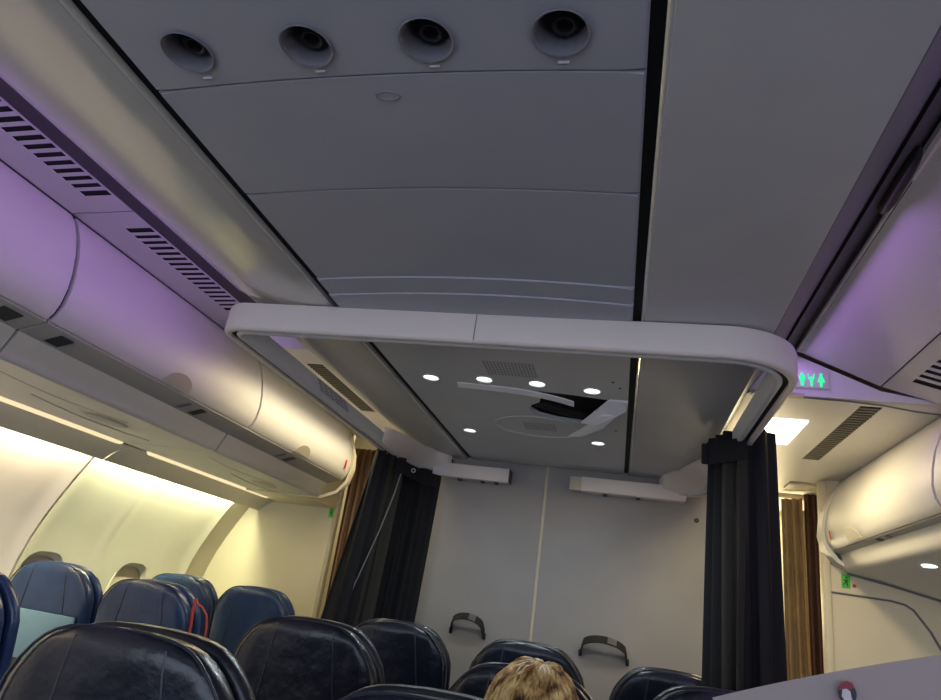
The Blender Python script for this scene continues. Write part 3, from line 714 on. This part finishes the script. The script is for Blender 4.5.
bm = bmesh.new(); lathe(bm, [(.001,-.010),(.010,-.010),(.012,-.006),(.013,.0),(.012,.006)], (.395,3.899,1.995), 16, 'y'); tag(local(link('door_stop', bm, 'dark'), (.395,3.899,1.995)), 'small round black stud on bulkhead near the right curtain', 'stud')
# exit placards
def placard(x, y, z, label):
    r = thing('exit_placard', (x,y,z), label, 'placard', None)
    bm = bmesh.new(); box(bm, (x-.020,y-.003,z-.032), (x+.020,y,z+.032), .002); rel(link('plate', bm, 'green'), r)
    bm = bmesh.new()
    prism(bm, [(x+a,y-.0035,z+b) for a, b in disc(.002,.016,.005)], (0,-.001,0))
    prism(bm, [(x+a,y-.0035,z+b) for a, b in ((-.012,.006),(.008,.009),(.012,-.002),(.006,-.004),(.010,-.022),(.004,-.022),(-.001,-.008),(-.010,-.020),(-.014,-.016),(-.004,-.002),(-.010,.002))], (0,-.001,0))
    rel(link('pictogram', bm, 'gink', smooth=False), r)
placard(1.078,3.748,1.762,'small green placard on cream endwall under the right bin')
placard(-2.025,4.600,1.862,'small green placard on cream endwall under the left bin')
bm = bmesh.new(); lathe(bm, [(.001,-.006),(.008,-.005),(.009,0)], (1.115,3.749,1.745), 14, 'y'); tag(local(link('button', bm, 'red'), (1.115,3.749,1.745)), 'tiny reddish round button next to the right green placard', 'button')

# ------------------------------------------------------------------ seats
OUT = [(.60,.232),(.95,.234),(1.10,.233),(1.150,.230),(1.185,.218),(1.215,.199),(1.240,.178),(1.258,.158),(1.270,.138),(1.278,.115),(1.283,.085),(1.286,.04)]
def pad(zs, yfun, tfun, grow=0., dz=0., pexp=.42, n=40, scal=0.):
    bm = bmesh.new(); rings = []
    for z, hw in zs:
        hw += grow; zz = z+dz; t = tfun(z); ring = []
        for k in range(n):
            a = 2*PI*k/n; ca, sa = math.cos(a), math.sin(a)
            x = hw*math.copysign(abs(ca)**pexp, ca); y = yfun(z)+t/2*math.copysign(abs(sa)**.6, sa)
            if scal and sa < 0: y += scal*(1-min(1, abs(abs(x)-.125)/.03))*.9
            ring.append((x, y, zz))
        rings.append(ring)
    loft(bm, rings); return bm
def fine(zs, k=3):
    out = []
    for (a, b), (c, d) in zip(zs, zs[1:]):
        for i in range(k): out.append((a+(c-a)*i/k, b+(d-b)*i/k))
    out.append(zs[-1]); return out
lean = lambda z: .03+(1.29-z)*.14
def make_seat(loc, label, group, lm='leather', cover=False, scale=1.):
    root = thing('airliner_seat', loc, label, 'seat', group)
    tf = lambda z: .075 if z < 1.24 else .075-.030*((z-1.24)/.046)**2
    # rear cover
    o = link('backrest_cover', pad(fine(OUT), lean, tf, scal=.004), lm, root, angle=70)
    # front cushion, a little taller, behind a dark gap
    o2 = link('headrest', pad(fine(OUT[1:]), lambda z: lean(z)+.060, lambda z: tf(z)*.70, grow=.002, dz=.006), 'leather2' if lm == 'leather' else lm, root, angle=70)
    # diagonal piping
    for s in (-1, 1):
        bm = bmesh.new(); pts = []
        for i in range(14):
            t = i/13; z = 1.268-.40*t; x = s*(.088+.062*t)
            pts.append((x, lean(z)-tf(z)/2*.93-.001, z))
        tube(bm, pts, .0028, 6); link('piping', bm, 'piping', root)
    bm = bmesh.new(); pts = []
    for z, hw in fine(OUT, 3)[8:]:
        pts.append((hw*.965, lean(z)-tf(z)*.40, z))
    tube(bm, pts+[(-x, y, z) for x, y, z in pts[::-1]], .003, 6); link('piping', bm, 'piping', root)
    if cover:
        bm = bmesh.new(); box(bm, (-.20,lean(.98)-.052,.86), (.20,lean(.98)-.040,1.075), .004)
        for v in bm.verts: v.co.y += (.98-v.co.z)*.14
        link('back_panel', bm, 'pblue', root)
    # pocket, cushion, arms, base
    bm = bmesh.new(); box(bm, (-.19,lean(.72)-.075,.56), (.19,lean(.72)-.045,.88), .012); link('seat_pocket', bm, 'leather2', root)
    bm = bmesh.new(); box(bm, (-.225,.16,.34), (.225,.66,.47), .04, 3); link('seat_cushion', bm, 'leather2', root)
    for s in (-1, 1):
        bm = bmesh.new(); box(bm, (s*.238-.028,.16,.60), (s*.238+.028,.60,.655), .018, 3); box(bm, (s*.238-.015,.20,.36), (s*.238+.015,.30,.62), .008); link('armrest', bm, 'frame', root)
        for ya in (.18,.50):
            bm = bmesh.new(); box(bm, (s*.17-.02,ya,0), (s*.17+.02,ya+.06,.35), .008); link('leg', bm, 'frame', root)
    bm = bmesh.new(); box(bm, (-.20,.17,.30), (.20,.62,.345), .01); link('seat_frame', bm, 'frame', root)
    return root
def copy_seat(src, loc, label, group, rot=0., drop=0.):
    r = src.copy(); COL.objects.link(r); r.location = loc; r['label'] = label; r['group'] = group
    for ch in list(src.children):
        if ch.name.startswith('back_panel'): continue
        c = ch.copy(); COL.objects.link(c); c.parent = r
    return r
GC = 'centre block seats'; GW = 'left window side seats'
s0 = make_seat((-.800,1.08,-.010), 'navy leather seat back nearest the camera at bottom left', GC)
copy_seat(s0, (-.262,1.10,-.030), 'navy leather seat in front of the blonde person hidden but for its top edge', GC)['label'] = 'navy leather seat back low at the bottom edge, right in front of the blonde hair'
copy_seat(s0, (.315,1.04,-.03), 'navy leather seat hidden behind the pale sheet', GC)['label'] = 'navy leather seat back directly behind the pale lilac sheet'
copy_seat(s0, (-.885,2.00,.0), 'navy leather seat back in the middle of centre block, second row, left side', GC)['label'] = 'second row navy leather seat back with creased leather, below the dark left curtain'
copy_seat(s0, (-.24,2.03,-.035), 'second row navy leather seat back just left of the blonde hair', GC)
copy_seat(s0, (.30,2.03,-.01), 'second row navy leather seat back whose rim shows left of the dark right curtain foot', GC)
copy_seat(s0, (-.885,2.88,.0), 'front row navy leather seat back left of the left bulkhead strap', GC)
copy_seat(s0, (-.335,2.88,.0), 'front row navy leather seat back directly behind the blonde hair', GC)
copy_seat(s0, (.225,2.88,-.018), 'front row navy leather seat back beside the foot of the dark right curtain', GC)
w0 = make_seat((-2.545,2.80,.018), 'blue-lit navy leather window seat under the first window with pale blue back panel', GW, 'leather_lit', cover=True)
copy_seat(w0, (-1.985,2.74,.008), 'blue-lit navy leather aisle seat with red cord at its side', GW)
copy_seat(w0, (-2.50,3.72,.030), 'blue-lit navy leather window seat mostly hidden behind the seat with the red cord', GW)
copy_seat(w0, (-1.975,3.66,.028), 'blue-lit navy leather aisle seat in front of the cream endwall', GW)
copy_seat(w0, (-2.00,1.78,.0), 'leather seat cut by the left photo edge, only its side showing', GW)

# red cord looping by the aisle seat
bm = bmesh.new()
tube(bm, [(-1.755,2.78,1.255),(-1.745,2.78,1.235),(-1.725,2.79,1.225),(-1.70,2.80,1.195),(-1.685,2.80,1.15),(-1.68,2.80,1.10),(-1.70,2.80,1.02),(-1.74,2.80,.98)], .0045, 8)
tube(bm, [(-1.755,2.78,1.255),(-1.752,2.775,1.20),(-1.745,2.78,1.12),(-1.742,2.80,.98)], .006, 8)
tube(bm, [(-1.760,2.78,1.250),(-1.757,2.78,1.18),(-1.760,2.79,1.10),(-1.745,2.80,.98)], .006, 8)
tag(local(link('cord', bm, 'cord'), (-1.75,2.8,1.0)), 'thin red cord loop hanging beside the blue-lit aisle seat', 'cord')

# ------------------------------------------------------------------ pale sheet with emblem
ps = thing('paper_sheet', (.28,1.035,1.1), 'pale lilac paper sheet with small round emblem at the bottom right', 'paper')
ang = math.radians(18.0)
ux, uz = math.cos(ang), math.sin(ang)
P0 = Vector((.129,1.03,1.331))
def sh(u, v, off=0.):   # u along the top edge, v down
    p = P0+Vector((ux,0,uz))*u+Vector((uz,0,-ux))*v+Vector((0,.02*v/.4-off,0)); return p
bm = bmesh.new(); nu, nv = 16, 12; g = [[None]*(nv+1) for _ in range(nu+1)]; g2 = [[None]*(nv+1) for _ in range(nu+1)]
for i in range(nu+1):
    for j in range(nv+1):
        u = .38*i/nu; v = .47*j/nv
        b = .010*math.sin(PI*i/nu)*(j/nv)
        lift = -.006*(u/.38-.5)**2*4*(1-j/nv)
        g[i][j] = bm.verts.new(sh(u, v-lift-.006, b)); g2[i][j] = bm.verts.new(sh(u, v-lift-.006, b-.0012))
for i in range(nu):
    for j in range(nv):
        bm.faces.new((g[i][j],g[i+1][j],g[i+1][j+1],g[i][j+1])); bm.faces.new((g2[i][j],g2[i][j+1],g2[i+1][j+1],g2[i+1][j]))
for i in range(nu):
    bm.faces.new((g[i][0],g2[i][0],g2[i+1][0],g[i+1][0])); bm.faces.new((g[i][nv],g[i+1][nv],g2[i+1][nv],g2[i][nv]))
for j in range(nv):
    bm.faces.new((g[0][j],g[0][j+1],g2[0][j+1],g2[0][j])); bm.faces.new((g[nu][j],g2[nu][j],g2[nu][j+1],g[nu][j+1]))
rel(link('sheet', bm, 'paper'), ps)
EC = (.161,.019)
def emb(name, pts, m, off):
    bm = bmesh.new(); prism(bm, [sh(EC[0]+a, EC[1]-b, off) for a, b in pts], (0,-.0006,0)); rel(link(name, bm, m, smooth=False), ps)
c18, s18 = math.cos(-ang), math.sin(-ang)
rot = lambda pts: [(a*c18-b*s18, a*s18+b*c18) for a, b in pts]
emb('emblem_hair', rot([(.0108*math.cos(t), .0125*math.sin(t)) for t in [2*PI*k/28 for k in range(28)]]), 'navy', .012)
emb('emblem_flower', rot([(-.0105,.003),(-.007,.0115),(0,.0145),(.006,.013),(.008,.008),(.004,.005),(-.002,.006),(-.006,.003)]), 'erd', .0128)
emb('emblem_face', rot([(-.006,.004),(-.001,.0055),(.003,.003),(.004,-.003),(.0065,-.010),(.003,-.0135),(0,-.0085),(-.004,-.008),(-.007,-.004)]), 'ewh', .0136)
emb('emblem_neck', rot([(-.001,-.0105),(.0035,-.0105),(.003,-.019),(-.0005,-.019)]), 'navy', .0136)

# ------------------------------------------------------------------ person with blonde hair (seated, back of the head in view)
pe = thing('person', (-.17,1.42,.0), 'person with tousled blonde hair seated in the centre block, only hair visible', 'person')
PX, PY, HZ = -.150, 1.40, 1.195     # head centre
bm = bmesh.new()
bmesh.ops.create_uvsphere(bm, u_segments=32, v_segments=24, radius=1.)
for v in bm.verts:
    x, y, z = v.co
    w = .074*(1-.18*max(0, -z)); d = .094*(1-.12*max(0, -z)*(y < 0))
    nz = 0
    vx, vy, vz = x*w, y*d, z*.112
    # face faces +y (forward): nose, brow, chin
    if y > .3:
        vy += .020*math.exp(-((x)/.16)**2-((z+.12)/.16)**2)
        vy -= .010*math.exp(-((abs(x)-.36)/.16)**2-((z-.05)/.12)**2)
        vy += .006*math.exp(-((x)/.3)**2-((z+.48)/.1)**2)
        vy += .010*math.exp(-((x)/.3)**2-((z+.85)/.2)**2)
    v.co = (vx, vy, vz)
hm = Matrix.Translation((PX,PY,HZ)) @ Matrix.Rotation(math.radians(8), 4, 'Y') @ Matrix.Rotation(math.radians(6), 4, 'X')
bmesh.ops.transform(bm, matrix=hm, verts=bm.verts)
# ears
for s in (-1, 1):
    r = bmesh.ops.create_uvsphere(bm, u_segments=12, v_segments=8, radius=1.)
    for v in r['verts']: v.co = hm @ Vector((s*.076+v.co.x*.008, -.004+v.co.y*.018, -.01+v.co.z*.030))
head_bm = bm
# torso and limbs via skin modifier, one continuous surface
me = bpy.data.meshes.new('sk'); so = bpy.data.objects.new('sk', me); COL.objects.link(so)
V = [(-.20,1.36,.52),(-.195,1.33,.70),(-.19,1.32,.90),(-.18,1.33,1.02),(-.165,1.37,1.08),(-.155,1.39,1.15),
     (-.36,1.33,.99),(-.40,1.42,.78),(-.35,1.60,.68),(-.30,1.68,.66),
     (.00,1.33,.99),(.03,1.42,.78),(-.02,1.60,.68),(-.08,1.68,.66),
     (-.29,1.38,.52),(-.31,1.80,.53),(-.31,1.84,.12),(-.31,1.94,.06),
     (-.11,1.38,.52),(-.09,1.80,.53),(-.09,1.84,.12),(-.09,1.94,.06)]
Ed = [(0,1),(1,2),(2,3),(3,4),(4,5),(3,6),(6,7),(7,8),(8,9),(3,10),(10,11),(11,12),(12,13),(0,14),(14,15),(15,16),(16,17),(0,18),(18,19),(19,20),(20,21)]
Rr = [.13,.12,.13,.10,.06,.052,.062,.047,.036,.028,.062,.047,.036,.028,.085,.062,.042,.036,.085,.062,.042,.036]
me.from_pydata(V, Ed, [])
sm = so.modifiers.new('s', 'SKIN')
for i, sv in enumerate(me.skin_vertices[0].data): sv.radius = (Rr[i], Rr[i]); sv.use_root = (i == 0)
ss = so.modifiers.new('u', 'SUBSURF'); ss.levels = 2
bpy.context.view_layer.update()
bme = bpy.data.meshes.new_from_object(so.evaluated_get(bpy.context.evaluated_depsgraph_get()))
bpy.data.objects.remove(so)
bm = bmesh.new(); bm.from_mesh(bme)
# five-fingered hands resting on the thighs
for hx, sgn in ((-.29,1),(-.09,-1)):
    r = bmesh.ops.create_uvsphere(bm, u_segments=14, v_segments=10, radius=1.)
    for v in r['verts']: v.co = Vector((hx+v.co.x*.040, 1.715+v.co.y*.05, .645+v.co.z*.016))
    for k, L in enumerate((.060,.072,.068,.052)):
        fx = hx+(k-1.5)*.021
        tube(bm, [(fx,1.74,.646),(fx,1.765+L*.3,.648),(fx,1.765+L*.65,.636),(fx,1.765+L,.618)], [.010,.0095,.009,.006], 8)
    tube(bm, [(hx+sgn*.030,1.69,.645),(hx+sgn*.058,1.715,.642),(hx+sgn*.064,1.75,.634)], [.012,.0105,.008], 8)
tmp = bpy.data.meshes.new('t'); head_bm.to_mesh(tmp); head_bm.free(); bm.from_mesh(tmp)
body = rel(link('body', bm, 'skin', angle=180), pe)
# clothing: shell slightly outside the torso, arms and legs
bm = bmesh.new(); bm.from_mesh(bme); bmesh.ops.recalc_face_normals(bm, faces=bm.faces)
bm.normal_update()
for v in bm.verts: v.co += v.normal*.010
kill = [f for f in bm.faces if f.calc_center_median().z > 1.075 or (f.calc_center_median().y > 1.64 and .58 < f.calc_center_median().z < .74 and False)]
bmesh.ops.delete(bm, geom=kill, context='FACES')
rel(link('clothing', bm, 'cloth', angle=180), pe)
# eyes and mouth
bm = bmesh.new()
for s in (-1, 1):
    r = bmesh.ops.create_uvsphere(bm, u_segments=12, v_segments=8, radius=.011)
    for v in r['verts']: v.co = hm @ (v.co+Vector((s*.028,.077,.006)))
rel(link('eyes', bm, 'eye'), pe)
# hair: cap plus many locks combed over the skull
bm = bmesh.new()
bmesh.ops.create_uvsphere(bm, u_segments=32, v_segments=20, radius=1.)
dele = [v for v in bm.verts if (v.co.y > .55 and v.co.z < .35) or v.co.z < -.75]
bmesh.ops.delete(bm, geom=dele, context='VERTS')
for v in bm.verts: v.co = hm @ Vector((v.co.x*.080, v.co.y*.098-.004, v.co.z*.116+.004))
rng = random.Random(3)
part = Vector((.020,.02))
for i in range(560):
    th = rng.uniform(0, 2*PI); side = 1 if rng.random() < .5 else -1
    # lock starts near a crown whorl and flows outward and down
    a0 = th+rng.gauss(0,.25); L = rng.uniform(.9,1.9); lift = rng.uniform(.0,.014)
    start = rng.uniform(.05,1.0); curl = rng.uniform(-1.3,1.5); wv = rng.uniform(.02,.16); wf = rng.uniform(4,9); ph = rng.uniform(0,6); pts = []; rs = []
    n = 14
    for k in range(n):
        t = k/(n-1); pol = start+L*t; az = a0+curl*t*t+wv*math.sin(t*wf+ph)
        pol = min(pol, 2.5)
        rr = 1+lift*10*math.sin(PI*min(1, t*1.1))*.9+rng.gauss(0,.006)
        x = math.sin(pol)*math.cos(az); y = math.sin(pol)*math.sin(az); z = math.cos(pol)
        q = Vector(((.0825*x+.004)*rr, (.100*y-.006)*rr, (.117*z+.004)*rr))
        pts.append(hm @ q); rs.append(.0036*(1-.75*t)*rng.uniform(.8,1.2)+.0006)
    if (pts[-1]-Vector((PX,PY,HZ))).y > .07 and pts[-1].z < HZ+.02: continue
    tube(bm, pts, rs, 5)
hr = rel(link('hair', bm, 'hair', angle=180), pe)

# ------------------------------------------------------------------ lights
def area(name, loc, target, size, sy, energy, col, spread=180):
    l = bpy.data.lights.new(name, 'AREA'); l.shape = 'RECTANGLE'; l.size = size; l.size_y = sy; l.energy = energy; l.color = col; l.spread = math.radians(spread)
    o = bpy.data.objects.new(name, l); COL.objects.link(o); o.location = loc
    d = (Vector(target)-Vector(loc)).normalized()
    z = -d; yv = Vector((0,1,0)); x = yv.cross(z).normalized(); y = z.cross(x)
    o.matrix_world = Matrix.Translation(loc) @ Matrix((x, y, z)).transposed().to_4x4()
    return o
PURP = (.56,.27,1.0); WARM = (1.,.82,.46)
# cove lamps in the gaps beside the dropped ceiling
area('cove_lamp', (-1.35,.85,2.345), (-1.80,.85,2.16), .04, 2.9, 3.0, PURP)
area('cove_lamp', (.545,.62,2.385), (.90,.62,1.9), .02, 3.58, 4.4, PURP, 150)
# fluorescent wall washers over the left windows
area('wall_lamp', (-2.622,1.05,1.876), (-2.66,1.05,1.5), .03, 3.7, 40, (1.,.82,.52))
area('wall_lamp', (-2.622,3.67,1.876), (-2.66,3.67,1.5), .03, 1.34, 15, (.98,.97,.60))
# the same washers over the right windows
area('wall_lamp', (2.05,.6,1.60), (2.28,.6,1.2), .03, 5.0, 22, (1.,.88,.72))
# doorway ceiling lamps
area('door_lamp', (-1.47,3.35,2.285), (-1.40,3.35,1), .10, 1.6, 7.0, WARM)
area('door_lamp', (.60,2.92,2.238), (.56,2.92,1), .17, .36, 7, WARM)
area('galley_lamp', (.85,4.45,2.24), (.85,4.45,1), .3, .4, 8, WARM)
area('galley_lamp', (-1.7,4.95,2.5), (-1.7,4.95,1), .3, .3, 8, WARM)
area('low_ceiling_fill', (.88,4.77,1.75), (.88,3.2,2.2), .5, .3, 14, WARM)  # added unseen fill, aimed up to brighten the low right ceiling
# added fill light standing in for the unbuilt cabin behind the camera
w = bpy.data.worlds.new('cabin_ambient'); sc.world = w; w.use_nodes = True
w.node_tree.nodes['Background'].inputs[0].default_value = (.55,.62,.85,1); w.node_tree.nodes['Background'].inputs[1].default_value = .12
area('cabin_fill', (-.4,-2.15,1.25), (-.4,.6,1.35), 4.6, 1.6, 52, (.68,.79,1.))

sc.view_settings.view_transform = 'Standard'; sc.view_settings.look = 'None'
sc.view_settings.exposure = 0.; sc.view_settings.gamma = 1.
